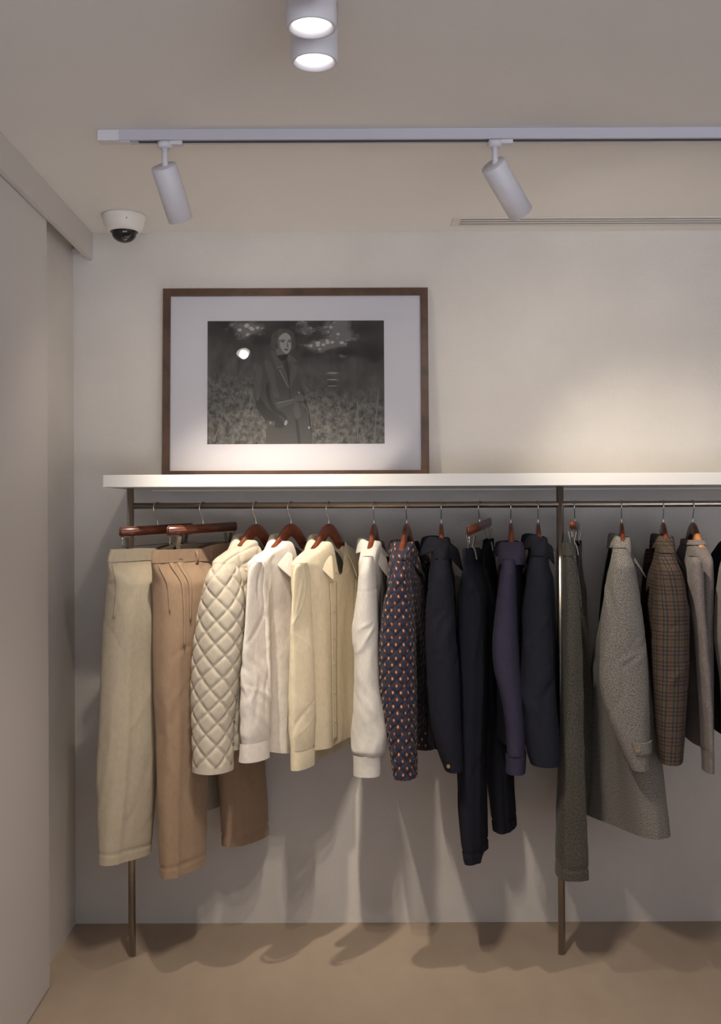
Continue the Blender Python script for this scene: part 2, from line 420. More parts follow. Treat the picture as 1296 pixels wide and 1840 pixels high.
# local frame: x right, y away from viewer (front face at y=0), z up
fw = .027
def frame_mesh():
    bm = bmesh.new(); o = [(-FW/2, 0), (FW/2, 0), (FW/2, FH), (-FW/2, FH)]; i = [(-FW/2+fw, fw), (FW/2-fw, fw), (FW/2-fw, FH-fw), (-FW/2+fw, FH-fw)]
    for k in range(4):
        k2 = (k+1) % 4; ring = [o[k], o[k2], i[k2], i[k]]
        f = [bm.verts.new((x, 0, z)) for x, z in ring]; b = [bm.verts.new((x, FT, z)) for x, z in ring]
        bm.faces.new(f); bm.faces.new(b[::-1])
        for a in range(4):
            a2 = (a+1) % 4; bm.faces.new([f[a], b[a], b[a2], f[a2]])
    me = bpy.data.meshes.new('picture_frame'); bm.to_mesh(me); bm.free(); return me
pl('picture_frame', frame_mesh(), M['frame'])
bm = bmesh.new(); box_bm(bm, -FW/2+fw-.001, FW/2-fw+.001, .012, .020, fw-.001, FH-fw+.001)
me = bpy.data.meshes.new('passepartout'); bm.to_mesh(me); bm.free(); pl('passepartout', me, M['mat'])
# the print : picture-plane coordinates measured 0..1 from its top left
PX0 = (373-532)/495.0; PX1 = (691.5-532)/495.0
PZ1 = FH - (579-521)/492.0*1.0; PZ0 = PZ1 - .452
PW, PH = PX1-PX0, PZ1-PZ0
def grey(name, g, n=.25, sc=300, st=(1,1,1)):
    m = NT(name); k = m.ramp(m.noise(m.obj(), sc, 4, .7, st), .3, .7)
    t = (1.06, 1.0, .93)
    m.col(m.mix(k, tuple(g*(1-n)*x for x in t), tuple(g*(1+n)*x for x in t))); m.rough(.8); return m.m
m = NT('photo backdrop'); uv = m.uv(); X, Y, _ = m.sep(uv)      # Y = 0 at the top
blob = m.noise(uv, 5.0, 4, .55); fol = m.noise(uv, 22, 5, .7); grass = m.noise(uv, 30, 6, .75, (1.0, .55, 1))
top = m.mix(m.ramp(blob, .35, .7), (.014,.013,.012), (.060,.055,.050))
vo = m.n('ShaderNodeTexVoronoi'); m.t.links.new(uv, vo.inputs['Vector']); vo.inputs['Scale'].default_value = 26
spots = m.ramp(vo.outputs['Distance'], .42, .30)
def gauss(cx, cy, sx, sy):
    a = m.math('DIVIDE', m.math('SUBTRACT', X, cx), sx); b = m.math('DIVIDE', m.math('SUBTRACT', Y, cy), sy)
    return m.math('EXPONENT', m.math('MULTIPLY', m.math('ADD', m.math('MULTIPLY', a, a), m.math('MULTIPLY', b, b)), -1.0))
reg = m.math('ADD', m.math('ADD', gauss(.74, .08, .09, .10), gauss(.66, .20, .10, .05)), m.math('ADD', gauss(.22, .06, .09, .07), m.math('MULTIPLY', gauss(.55, .06, .05, .08), .6)))
nn = m.noise(uv, 11, 4, .6)
mask = m.math('MULTIPLY', m.ramp(m.math('ADD', m.math('MULTIPLY', reg, .55), nn), .66, .88), m.math('ADD', m.math('MULTIPLY', spots, .7), .3))
top = m.mix(mask, top, (.42,.39,.37))
mid = m.mix(m.ramp(m.noise(uv, 7, 4, .6, (2.2, .6, 1)), .3, .7), (.040,.036,.033), (.105,.098,.090))
low = m.mix(m.ramp(grass, .38, .66), (.030,.028,.025), (.20,.187,.17))
edge = m.math('ADD', Y, m.math('ADD', m.math('MULTIPLY', m.math('SUBTRACT', blob, .5), .25), m.math('MULTIPLY', m.math('SUBTRACT', X, .5), -.22)))
c1 = m.mix(m.ramp(edge, .20, .38), top, mid); c2 = m.mix(m.ramp(edge, .45, .62), c1, low)
m.col(c2); m.rough(.8); M['backdrop'] = m.m
print_mats = [M['backdrop'], grey('photo coat', .062, .35, 420), grey('photo coat dark', .034, .3, 420), grey('photo coat light', .088, .3, 420),
              grey('photo hair', .062, .45, 200, (1,1,.2)), grey('photo skin', .27, .05), grey('photo skin shade', .13, .08), grey('photo ink', .018, .1), grey('photo coat edge', .20, .2, 420), grey('photo stalk', .15, .3)]
def UVp(x, y): return (x-50)/1208.0, (y-40)/848.0
shapes = [   # material, depth layer, smooth, points (in units of a 1296 wide view of the print)
 (4, 1, 1, [(566,94),(530,100),(500,122),(486,160),(484,205),(496,240),(520,262),(560,270),(610,262),(640,240),(654,212),(650,170),(640,130),(612,104)]),
 (6, 2, 1, [(520,230),(560,250),(600,262),(596,300),(574,326),(548,316),(522,286)]),
 (1, 3, 0, [(488,240),(470,290),(430,322),(384,360),(368,410),(366,560),(384,640),(430,705),(462,745),(452,790),(446,886),(768,886),(756,800),(742,700),(748,672),(734,634),(706,596),(700,540),(676,450),(668,350),(664,316),(636,290),(600,268),(598,300),(574,322),(540,300),(512,250)]),
 (2, 4, 1, [(468,470),(478,560),(520,640),(560,668),(592,700),(590,740),(560,700),(500,668),(462,590),(450,500)]),
 (2, 4, 1, [(384,630),(430,700),(470,742),(540,780),(580,760),(540,700),(470,650),(400,560)]),
 (3, 4.5, 1, [(384,372),(410,352),(424,400),(416,500),(400,590),(378,560),(372,470)]),
 (3, 4.5, 1, [(440,334),(470,318),(500,372),(520,470),(540,560),(500,560),(474,450)]),
 (2, 4, 0, [(574,326),(598,310),(612,400),(612,470),(604,500),(584,430)]),
 (3, 5, 0, [(484,240),(512,262),(552,320),(566,352),(522,364),(500,310)]),
 (3, 5, 0, [(600,270),(640,292),(664,318),(624,338),(600,318)]),
 (3, 5, 0, [(566,352),(544,376),(576,440),(606,498),(598,430),(580,380)]),
 (3, 5, 0, [(624,338),(668,354),(664,400),(640,450),(614,510),(612,430)]),
 (8, 5.5, 0, [(544,376),(576,440),(606,498),(604,506),(572,446),(538,378)]),
 (8, 5.5, 0, [(522,364),(566,352),(567,356),(523,369)]),
 (2, 5, 0, [(606,498),(614,510),(618,600),(612,600)]),
 (3, 6, 0, [(520,606),(640,580),(648,604),(530,646)]),
 (8, 6.2, 0, [(520,606),(640,580),(641,584),(522,611)]),
 (2, 6, 0, [(640,640),(660,650),(688,886),(668,886)]),
 (3, 7, 1, [(648,560),(690,548),(714,572),(700,604),(664,606),(644,588)]),
 (3, 7, 0, [(646,600),(672,600),(688,700),(656,722),(636,660)]),
 (3, 7, 0, [(672,600),(700,592),(744,668),(742,704),(720,650)]),
 (2, 6, 1, [(700,610),(740,650),(742,690),(716,660)]),
 (5, 7, 1, [(582,728),(592,724),(596,744),(584,760),(574,752)]),
 (3, 6, 0, [(462,726),(512,736),(510,764),(470,758)]),
 (5, 7, 1, [(478,738),(486,738),(486,748),(478,748)]),
 (5, 7, 1, [(670,530),(680,532),(680,542),(671,541)]),
 (5, 7, 1, [(738,770),(750,770),(750,782),(738,782)]),
 (5, 8, 1, [(552,140),(580,124),(604,134),(622,160),(628,196),(622,232),(604,262),(584,270),(562,262),(540,238),(532,200),(536,164)]),
 (6, 9, 1, [(536,170),(546,176),(548,220),(566,252),(584,268),(562,262),(540,238),(532,200)]),
 (6, 9, 1, [(596,176),(602,206),(606,220),(598,222),(588,222),(592,206)]),
 (7, 10, 1, [(546,176),(566,170),(582,174),(580,178),(564,176),(548,182)]),
 (7, 10, 1, [(600,176),(614,170),(626,174),(624,178),(612,176),(602,180)]),
 (7, 10, 1, [(554,184),(568,181),(578,186),(566,191)]),
 (7, 10, 1, [(602,186),(612,182),(622,186),(612,191)]),
 (7, 10, 1, [(572,238),(588,234),(608,237),(596,241),(584,241)]),
 (6, 10, 1, [(576,242),(592,243),(604,241),(594,248),(582,248)]),
 (4, 11, 1, [(590,108),(560,112),(536,140),(528,190),(530,232),(512,232),(500,190),(508,140),(540,104),(576,96)]),
 (4, 11, 1, [(578,112),(604,128),(622,156),(630,200),(624,240),(642,234),(652,200),(646,150),(622,112),(594,98)]),
 (9, 2, 0, [(1185,880),(1196,700),(1212,560),(1224,500),(1216,600),(1202,720),(1194,880)]),
 (9, 2, 0, [(1070,860),(1074,700),(1068,600),(1080,600),(1080,720),(1076,860)]),
 (9, 2, 0, [(330,660),(346,560),(350,470),(354,560),(338,670)]),
 (9, 2, 0, [(90,870),(150,700),(118,640),(156,690),(100,872)]),
]
bm = bmesh.new(); uvl = bm.loops.layers.uv.new('UVMap')
def add_shape(mi, layer, pts):
    vs = []
    for x, y in pts:
        u, v = UVp(x, y); vs.append(bm.verts.new((PX0+u*PW, .0118-layer*.00012, PZ1-v*PH)))
    f = bm.faces.new(vs); f.material_index = mi
    for l, (x, y) in zip(f.loops, pts):
        u, v = UVp(x, y); l[uvl].uv = (u, v)
    bmesh.ops.triangulate(bm, faces=[f])
add_shape(0, 0, [(50,40),(50,888),(1258,888),(1258,40)])
for mi, ly, sm, pts in shapes:
    pts = [tuple(p) for p in spline(pts, 5, True)] if sm else pts
    pts = [(min(max(x, 51), 1257), min(max(y, 41), 887)) for x, y in pts]
    add_shape(mi, ly, pts)
bmesh.ops.recalc_face_normals(bm, faces=bm.faces[:])
me = bpy.data.meshes.new('photo_print'); bm.to_mesh(me); bm.free(); pl('photo_print', me, print_mats)
m = NT('picture glass'); m.t.nodes.remove(m.b)
tr = m.n('ShaderNodeBsdfTransparent'); gl = m.n('ShaderNodeBsdfGlossy'); gl.inputs['Roughness'].default_value = .012
fz = m.n('ShaderNodeFresnel'); fz.inputs['IOR'].default_value = 1.45
ms = m.n('ShaderNodeMixShader'); m.t.links.new(fz.outputs[0], ms.inputs[0]); m.t.links.new(tr.outputs[0], ms.inputs[1]); m.t.links.new(gl.outputs[0], ms.inputs[2])
m.t.links.new(ms.outputs[0], m.out.inputs[0]); M['glass'] = m.m
me = bpy.data.meshes.new('picture_glass')
me.from_pydata([(-FW/2+fw, .008, fw), (FW/2-fw, .008, fw), (FW/2-fw, .008, FH-fw), (-FW/2+fw, .008, FH-fw)], [], [(0,1,2,3)])
pl('picture_glass', me, M['glass'])

# ------------------------------------------------------------------ hangers
class HF:
    "hanger frame: s along the hanger (negative = near end), n = the front side of the garment"
    def __init__(f, hook_px, phi):
        f.phi = R(phi); f.x = at(hook_px, 908, RY).x
        f.a = Vector((math.sin(f.phi), math.cos(f.phi), 0)); f.n = Vector((math.cos(f.phi), -math.sin(f.phi), 0))
        f.c = Vector((f.x, RY, 0))
    def p(f, s, w, z): return f.c + f.a*s + f.n*w + Vector((0, 0, z))
HOOK = [(0,-.075),(0,-.060),(-.002,-.048),(-.010,-.034),(-.017,-.020),(-.0185,-.008)] + [(-.0185*math.cos(a), -.0085+.0185*math.sin(a)) for a in np.linspace(.25, 2.75, 9)] + [(.019,-.006)]
def hook(f, top, parent, r=.00165):
    z0 = RZ + .0106 + r - .010 + .0002
    pts = [f.p(s, 0, z0 + z) for s, z in HOOK if z0+z > top+.004]
    pts = [f.p(0, 0, top-.006)] + pts
    sp = [Vector(p) for p in spline([tuple(p) for p in pts], 4)]
    tube('hook', sp, r, M['wire'], parent, 8)
HGROUP = 'wooden hangers along the rail'
def coat_hanger(f, label, zt_=1.467, drop=0.0, mat='mahogany', tip=None):
    h = empty('coat_hanger', (f.x, RY, zt_), label, 'hanger', HGROUP)
    half = [(0,0,.0215,.0075),(.018,-.004,.0215,.0078),(.036,-.016,.021,.0082),(.052,-.032,.020,.009),(.070,-.050,.019,.010),(.095,-.067,.0175,.012),(.130,-.092,.0145,.013),(.165,-.109,.012,.013),(.188,-.121,.010,.012),(.198,-.126,.006,.009)]
    line = [(-s, z, hh, ww) for s, z, hh, ww in half[::-1]] + half[1:]
    sp = spline(line, 4)
    pts = [f.p(q[0], 0.004*abs(q[0])/.2, zt_-.0215+q[1]) for q in sp]; rad = [(max(q[3],.004), max(q[2],.004)) for q in sp]
    V, Fc = sweep(pts, rad, 20, ref=f.n)
    link('hanger_arms', mesh_from('hanger_arms', V, Fc), M[mat], h)
    hook(f, zt_, h)
    return h
def clip_hanger(f, label, zc=1.450, tl=0.0, L=.172):
    h = empty('trouser_hanger', (f.x, RY, zc), label, 'hanger', HGROUP)
    def zz(s): return zc + s*tl
    bm = bmesh.new(); box_bm(bm, -L, L, -.0065, .0065, -.0155, .0155)
    bmesh.ops.bevel(bm, geom=bm.edges[:], offset=.004, segments=3, affect='EDGES')
    me = bpy.data.meshes.new('wooden_bar'); bm.to_mesh(me); bm.free()
    me.transform(Matrix(((f.a.x, f.n.x, 0, f.c.x), (f.a.y, f.n.y, 0, f.c.y), (tl, 0, 1, zc), (0,0,0,1))))
    link('wooden_bar', me, M['mahogany'], h)
    hook(f, zc+.0155, h)
    zr = -.050
    w_ = [(-L+.012, -.012), (-L+.012, zr+.006), (-L+.016, zr), (-L+.024, zr), (L-.024, zr), (L-.016, zr), (L-.012, zr+.006), (L-.012, -.012)]
    tube('clip_rod', [f.p(s, 0, zz(s)+z) for s, z in w_], .0015, M['wire'], h, 8)
    for s in (-.128, .128):
        V, Fc = [], []
        for sg in (-1, 1):
            prof = [(.013, .030), (.010, .014), (.006, -.004), (.0135, -.018), (.0175, -.036), (.0190, -.047)]
            P = [f.p(s, sg*(w_ if True else 0), zz(s)+zr+z) for w_, z in prof]
            v, fc = sweep(P, [(.0008, .0085)]*len(P), 8, ref=f.n)
            V2 = []
            b0 = len(V)
            for i, p in enumerate(P):
                for sa, sw in ((-.009, -.0009), (.009, -.0009), (.009, .0009), (-.009, .0009)):
                    V2.append(p + f.a*sa + f.n*sw)
            for i in range(len(P)-1):
                for k in range(4):
                    k2 = (k+1) % 4; Fc.append((b0+i*4+k, b0+i*4+k2, b0+i*4+4+k2, b0+i*4+4+k))
            Fc.append((b0+3, b0+2, b0+1, b0)); e = b0+(len(P)-1)*4; Fc.append((e, e+1, e+2, e+3))
            V += V2
        link('clip', mesh_from('clip', V, Fc), M['clip'], h, smooth=False)
    return h

# ------------------------------------------------------------------ cloth lofts
def cubic(xs, ys, x):
    "monotone-ish Hermite interpolation"
    xs = np.asarray(xs, float); ys = np.asarray(ys, float)
    d = np.diff(ys)/np.diff(xs); mm = np.zeros(len(xs)); mm[0] = d[0]; mm[-1] = d[-1]
    for i in range(1, len(xs)-1): mm[i] = 0 if d[i-1]*d[i] <= 0 else 2*d[i-1]*d[i]/(d[i-1]+d[i])
    x = np.clip(x, xs[0], xs[-1]); i = np.clip(np.searchsorted(xs, x, side='right')-1, 0, len(xs)-2)
    h = xs[i+1]-xs[i]; t = (x-xs[i])/h
    return ((2*t**3-3*t**2+1)*ys[i] + (t**3-2*t**2+t)*h*mm[i] + (-2*t**3+3*t**2)*ys[i+1] + (t**3-t**2)*h*mm[i+1])
class Loft:
    """stack of level rings. station = (z, cx, cy, A, B, phi, n). t: 0 far end, pi/2 front side, pi near end, 3pi/2 back side"""
    def __init__(L, st, fold=None, top=None, hem=None):
        L.st = sorted(st, key=lambda q: -q[0]); L.k = np.array(L.st, float)
        L.z0, L.z1 = L.k[0, 0], L.k[-1, 0]; L.fold = fold; L.top = top; L.hem = hem
    def pos(L, t, v):
        t = np.asarray(t, float); v = np.asarray(v, float); t, v = np.broadcast_arrays(t, v)
        z = L.z0 + (L.z1-L.z0)*v; kx = -L.k[:, 0]
        cx, cy, A, B, ph, n = (cubic(kx, L.k[:, j], -z) for j in range(1, 7))
        ct, st = np.cos(t), np.sin(t)
        e = 2.0/n
        sx = np.sign(ct)*np.abs(ct)**e*A; sy = np.sign(st)*np.abs(st)**e*B
        ox, oy = ct/np.maximum(A, .01), st/np.maximum(B, .01); nr = np.hypot(ox, oy)+1e-9; ox /= nr; oy /= nr
        if L.fold is not None:
            d = L.fold(t, v); sx = sx+ox*d; sy = sy+oy*d
        sa, ca = np.sin(ph), np.cos(ph)
        X = cx + sa*sx + ca*sy; Y = cy + ca*sx - sa*sy
        zz = z.copy()
        if L.top is not None: zz = zz - L.top(t)*np.clip(1-v/.22, 0, 1)**1.5
        if L.hem is not None: zz = zz + L.hem(t)*np.clip((v-.6)/.4, 0, 1)**1.5
        return np.stack([X, Y, zz], -1)
    def normal(L, t, v):
        e = 1e-3; dt = L.pos(t+e, v)-L.pos(t-e, v); v2 = np.clip(np.asarray(v, float), e, 1-e); dv = L.pos(t, v2+e)-L.pos(t, v2-e)
        n = np.cross(dt, dv); return n/(np.linalg.norm(n, axis=-1, keepdims=True)+1e-12)
    def build(L, name, mat, parent, nu=72, nv=90, disp=None, v0=0.0, v1=1.0, t0=-math.pi/4, off=0.0):
        tt = t0 + 2*math.pi*np.arange(nu+1)/nu; vv = np.linspace(v0, v1, nv)
        T, V = np.meshgrid(tt, vv); P = L.pos(T, V)
        seg = np.linalg.norm(np.diff(P, axis=1), axis=-1); U = np.concatenate([np.zeros((nv, 1)), np.cumsum(seg, 1)], 1)
        kk = int(nu*.47); U = U - U[:, kk:kk+1]
        W = L.z0 - (L.z0 + (L.z1-L.z0)*V)
        d = np.zeros_like(U) + off
        if disp is not None: d = d + disp(U, W, T, V)
        P = P + L.normal(T, V)*d[..., None]
        P[:, -1] = P[:, 0]
        return grid_mesh(name, P[:, :-1], U, W, mat, parent, closed=True)
    def patch(L, name, mat, parent, t0, t1, va, vb, off=.002, nu=8, nv=12, poly=None, thick=.0012):
        "t and v may be (start, end) pairs so a patch can taper"
        tt = np.linspace(0, 1, nu); vv = np.linspace(0, 1, nv); A, B = np.meshgrid(tt, vv)
        ta = t0 if not isinstance(t0, tuple) else t0[0]+(t0[1]-t0[0])*B
        tb = t1 if not isinstance(t1, tuple) else t1[0]+(t1[1]-t1[0])*B
        T = ta + (tb-ta)*A; V = va + (vb-va)*B
        P = L.pos(T, V) + L.normal(T, V)*off
        U = np.concatenate([np.zeros((nv, 1)), np.cumsum(np.linalg.norm(np.diff(P, axis=1), axis=-1), 1)], 1); W = (L.z0-L.z1)*V
        o = grid_mesh(name, P, U, W, mat, parent, closed=False)
        md = o.modifiers.new('thickness', 'SOLIDIFY'); md.thickness = thick; md.offset = 0
        return o
    def button(L, parent, t, v, mat, r=.006, off=.004, name='button'):
        p = Vector(L.pos(t, v)); n = Vector(L.normal(t, v))
        return link(name, lathe_mesh(name, [(.0001, .0022), (r*.6, .0022), (r*.75, .0030), (r, .0022), (r, 0), (.0001, 0)], 20, n, p+n*off), M[mat], parent)
def grid_mesh(name, P, U, W, mat, parent, closed):
    nv, nu = P.shape[:2]; V = [tuple(p) for p in P.reshape(-1, 3)]; Fc = []; uv = []
    rng = nu if closed else nu-1
    for i in range(nv-1):
        for k in range(rng):
            k2 = (k+1) % nu
            Fc.append((i*nu+k, (i+1)*nu+k, (i+1)*nu+k2, i*nu+k2))
            for (a, b) in ((i, k), (i+1, k), (i+1, k+1), (i, k+1)): uv.append((U[a, b], W[a, b]))
    me = bpy.data.meshes.new(name); me.from_pydata(V, [], Fc)
    l = me.uv_layers.new(name='UVMap'); l.data.foreach_set('uv', np.array(uv, float).ravel())
    return link(name, me, M[mat] if isinstance(mat, str) else mat, parent)

def sleeve_st(rows, Y, A, phi, n=2.3):
    "rows: (y, xl, xr[, A]) measured on the near sleeve, placed at depth Y"
    out = []
    for r in rows:
        y, xl, xr = r[:3]; a = r[3] if len(r) > 3 else A
        ph = R(phi) if len(r) < 5 else R(r[4]); yy = Y if len(r) < 6 else r[5]
        c = at((xl+xr)/2, y, yy); wd = (xr-xl)/2/(F/(D+yy))
        q = wd*wd - (a*math.sin(ph))**2
        if q < .008**2: a = math.sqrt(max(wd*wd-.008**2, 1e-6))/max(abs(math.sin(ph)), 1e-3); q = .008**2
        out.append((c.z, c.x, yy, a, math.sqrt(q)/math.cos(ph), ph, n))
    return out
def body_st(f, rows, n=2.4):
    "rows: (z, s_near, s_far, B[, offset along front][, phi])"
    out = []
    for r in rows:
        z, s0, s1, B = r[:4]; w_ = r[4] if len(r) > 4 else 0.0; ph = R(r[5]) if len(r) > 5 else f.phi
        a = Vector((math.sin(ph), math.cos(ph), 0)); nn = Vector((math.cos(ph), -math.sin(ph), 0))
        c = f.c + a*((s0+s1)/2) + nn*w_
        out.append((z, c.x, c.y, (s1-s0)/2, B, ph, n))
    return out
def folds(k=(3, 5, 8), amp=.006, seed=0, grow=1.2):
    rr = random.Random(seed); ph = [rr.uniform(0, 6.28) for _ in k]; am = [rr.uniform(.5, 1) for _ in k]; dr = [rr.uniform(-1.5, 1.5) for _ in k]
    def fn(t, v):
        s = 0
        for q, p, a, d_ in zip(k, ph, am, dr): s = s + a*np.sin(q*t+p+d_*v)/(.6+.25*q)
        return amp*s*np.clip(v*1.6, 0, 1)**grow
    return fn
def quilt(Wd, Hd, amp):
    def fn(U, W, T, V):
        a = np.abs(np.sin(math.pi*(U/Wd+W/Hd))); b = np.abs(np.sin(math.pi*(U/Wd-W/Hd)))
        return amp*((1-(1-a)**3.2)*(1-(1-b)**3.2)) - amp*.6
    return fn
def wrinkle(amp, kz=60, seed=0, band=(.2, .95)):
    rr = random.Random(seed); p1, p2 = rr.uniform(0, 6), rr.uniform(0, 6)
    def fn(U, W, T, V):
        e = np.clip((V-band[0])/.2, 0, 1)*np.clip((band[1]-V)/.05+.2, 0, 1)
        return amp*e*(np.sin(kz*W+4*np.sin(12*U+p1)+p1)*np.sin(25*U+p2)+.6*np.sin(kz*1.9*W+6*U*20+p2)*np.sin(16*U+p1+W*9))
    return fn

def crease(seed, n=18, L=(.04, .12), Wd=(.005, .011), ang=(60, 120), amp=.003, wr=(0, .65), ur=(-.2, .2)):
    rr = random.Random(seed); cs = []
    for _ in range(n):
        a = R(rr.uniform(*ang)); cs.append((rr.uniform(*ur), rr.uniform(*wr), math.cos(a), math.sin(a), rr.uniform(*L), rr.uniform(*Wd), rr.choice((-1, 1))*rr.uniform(.4, 1)*amp, rr.uniform(-6, 6)))
    def fn(U, W, T, V):
        d = 0
        for u, w_, c, s_, l, wd, am, cv in cs:
            p = (U-u)*c+(W-w_)*s_; q = -(U-u)*s_+(W-w_)*c + cv*p*p
            d = d + am*np.exp(-(q/wd)**2)*np.exp(-(p/l)**2)
        return d
    return fn
def plus(*fs):
    return lambda U, W, T, V: sum(g_(U, W, T, V) for g_ in fs)

def collar(f, name, mat, parent, z0, Ra=.066, Rb=.052, drop=.075, wb=.046, wt=.078, thm=152, out=.014, stand=.030, fwd=.02, cs=0.0, cw=0.0, up=0.0, puff=1.0, side=(-1, 1), flat=0.0, uvs=True):
    "fold-down collar; th runs from the front of the near side round the back to the far side front"
    nth = 61; rows = 13
    th = np.linspace(-thm, thm, nth)*math.pi/180
    P = np.zeros((rows, nth, 3)); U = np.zeros((rows, nth+1)); W = np.zeros((rows, nth+1))
    for j, q in enumerate(th):
        fr = (1-math.cos(q))/2               # 0 back .. 1 front
        sa = math.sin(q)*side[1]
        zf = z0 - drop*fr**1.5 + up*max(0, math.cos(q))
        wl = wb + (wt-wb)*max(0, (abs(q)-R(70))/(R(thm)-R(70)))**1.6
        rad_s, rad_w = math.sin(q)*Ra, -math.cos(q)*Rb
        rs, rw = math.sin(q), -math.cos(q)
        tipf = fwd*max(0, (abs(q)-R(95))/(R(thm)-R(95)))
        for i in range(rows):
            if i < 4:                      # stand, inside
                k = i/3; s = rad_s; w_ = rad_w; z = zf - stand*(1-k)
                s -= rs*.002; w_ -= rw*.002
            elif i < 7:                    # roll over the fold
                k = (i-3)/3*math.pi*.8; s = rad_s+rs*.5*out*(1-math.cos(k)); w_ = rad_w+rw*.5*out*(1-math.cos(k)); z = zf+.45*out*math.sin(k)
            else:
                k = (i-6)/6; sp = .80*abs(math.sin(q))**2.0; s = rad_s+rs*(out*(.95+.2*k*puff)+wl*k*sp); w_ = rad_w+rw*out*(.95+.35*k*puff)+tipf*k; z = zf+.2*out*(1-k)-wl*k*math.sqrt(1-sp*sp)+.004*k*sp
            p = f.p(s+cs, w_+cw, z); P[i, j] = p
            U[i, j] = q*.07; W[i, j] = i*.006
    U[:, -1] = U[:, -2]
    o = grid_mesh(name, P, U, W, mat, parent, False)
    md = o.modifiers.new('thickness', 'SOLIDIFY'); md.thickness = .0034; md.offset = 0
    ss = o.modifiers.new('smooth', 'SUBSURF'); ss.levels = 1; ss.render_levels = 1
    return o
def notch(depth, width=.55, tc=math.pi/2):
    return lambda t: depth*np.exp(-((np.angle(np.exp(1j*(t-tc))))/width)**2)

def shoulder_rows(z=1.412, sw=.215, B=.045, far=None):
    far = far or sw
    return [(z, -.062, .062, B), (z-.018, -.100, .100, B*1.0), (z-.036, -.150, .150, B*.95), (z-.052, -.190, .190, B*.92), (z-.070, -sw, far, B*.95)]

# =================================================================== the clothes, left to right
# ---- trousers builder
def trousers(f, name, label, mat, near, far, zw, lining='tan_lining', sw=.185, Bw=.030, seed=1, loops=True, foldk=.006, hemz=None):
    t = empty(name, (f.x, RY, near[-1][0]), label, 'trousers')
    Ln = Loft(near, folds((2, 3, 5), foldk, seed, .7), top=lambda t: .016*np.clip(np.cos(t), 0, 1)**2); Lf = Loft(far, folds((2, 3, 5), foldk, seed+5, .7), top=lambda t: .016*np.clip(-np.cos(t), 0, 1)**2)
    wr = wrinkle(.0007, 36, seed)
    cz = plus(crease(seed, 10, (.08, .22), (.008, .016), (75, 105), .004, (.1, .9)), crease(seed+1, 8, (.03, .08), (.005, .010), (20, 70), .003, (.0, .35)))
    cre = lambda U, W, T, V: cz(U, W, T, V) + .005*np.exp(-((np.angle(np.exp(1j*(T-2.2))))/.16)**2)*np.clip((V-.1)*4, 0, 1) - .004*np.exp(-((V-.965)/.0035)**2) + wr(U, W, T, V)
    Ln.build('leg', mat, t, 84, 150, disp=cre); Lf.build('leg', mat, t, 72, 110, disp=cre)
    return t, Ln, Lf
def waistband(mat, parent, Ln, Lf, vn, vf):
    Ln.build('waistband', mat, parent, 84, 10, v0=0.0, v1=vn, off=.0022); Lf.build('waistband', mat, parent, 72, 10, v0=0.0, v1=vf, off=.0022)
def belt_loop(f, s, w_, z0, z1, mat, parent):
    pts = [f.p(s, w_-.002, z1), f.p(s, w_+.003, z1-.002), f.p(s+.001, w_+.0055, (z0+z1)/2), f.p(s, w_+.004, z0+.003), f.p(s, w_-.001, z0)]
    tube('belt_loop', pts, [(.0045, .0012)]*5, M[mat] if isinstance(mat, str) else mat, parent, 8, ref=f.a)

# 1 cream trousers
f = HF(283, 35)
clip_hanger(f, 'dark wooden clip hanger at the far left of the rail holding cream trousers', 1.449, .03)
near = sleeve_st([(985, 212, 288, .1205, 35, -.349), (1006, 208, 291, .132, 35, -.350), (1050, 202, 290, .11, 35, -.36), (1120, 196, 285, .10, 35, -.372), (1200, 192, 280, .10, 35, -.375), (1300, 189, 279, .10, 35, -.38), (1400, 188, 273, .10, 35, -.385), (1470, 189, 268, .10, 35, -.385), (1540, 191, 263, .10, 35, -.385)], 0, 0, 0, 2.6)
far = sleeve_st([(978, 288, 357, .115, 35, -.19), (1005, 284, 358, .10, 35, -.18), (1100, 290, 362, .10, 35, -.17), (1250, 325, 390, .10, 35, -.13), (1380, 340, 400, .10, 35, -.12), (1455, 345, 402, .10, 35, -.12)], 0, 0, 0, 2.6)
t, Ln, Lf = trousers(f, 'cream_trousers', 'pale cream cotton trousers hanging first on the left of the rail', 'cream_twill', near, far, 1.39, seed=3)
waistband('cream_twill', t, Ln, Lf, .040, .042)
for s in (-.045, .04): belt_loop(f, s, .020, 1.338, 1.376, 'cream_twill', t)
Ln.patch('pocket_welt', 'cream_twill', t, (2.72, 2.98), (2.80, 3.06), .045, .22, .003, 4, 14, thick=.003)
# 2 tan trousers
f = HF(365, 35)
clip_hanger(f, 'reddish wooden clip hanger holding the tan pleated trousers', 1.452, .03)
near = sleeve_st([(986, 287, 374, .138, 35, -.349), (1006, 285, 377, .146, 35, -.350), (1050, 283, 378, .12, 35, -.36), (1120, 283, 375, .11, 35, -.372), (1220, 284, 372, .11, 35, -.38), (1330, 287, 368, .10, 35, -.385), (1440, 290, 366, .10, 35, -.39), (1500, 292, 366, .10, 35, -.39), (1562, 294, 366, .10, 35, -.39)], 0, 0, 0, 2.6)
far = sleeve_st([(976, 362, 430, .11, 35, -.19), (1004, 362, 432, .10, 35, -.18), (1100, 375, 450, .10, 35, -.17), (1250, 392, 462, .10, 35, -.14), (1380, 400, 470, .10, 35, -.13), (1450, 405, 474, .10, 35, -.125), (1508, 407, 477, .10, 35, -.125)], 0, 0, 0, 2.6)
t, Ln, Lf = trousers(f, 'tan_trousers', 'tan pleated cotton trousers hanging second from the left', 'tan_twill', near, far, 1.39, seed=8)
waistband('tan_twill', t, Ln, Lf, .040, .042)
for s in (-.060, .03): belt_loop(f, s, .024, 1.336, 1.378, 'tan_twill', t)
Ln.patch('pleat', 'tan_twill', t, (2.00, 2.00), (2.14, 2.05), .042, .30, .004, 4, 16, thick=.004)
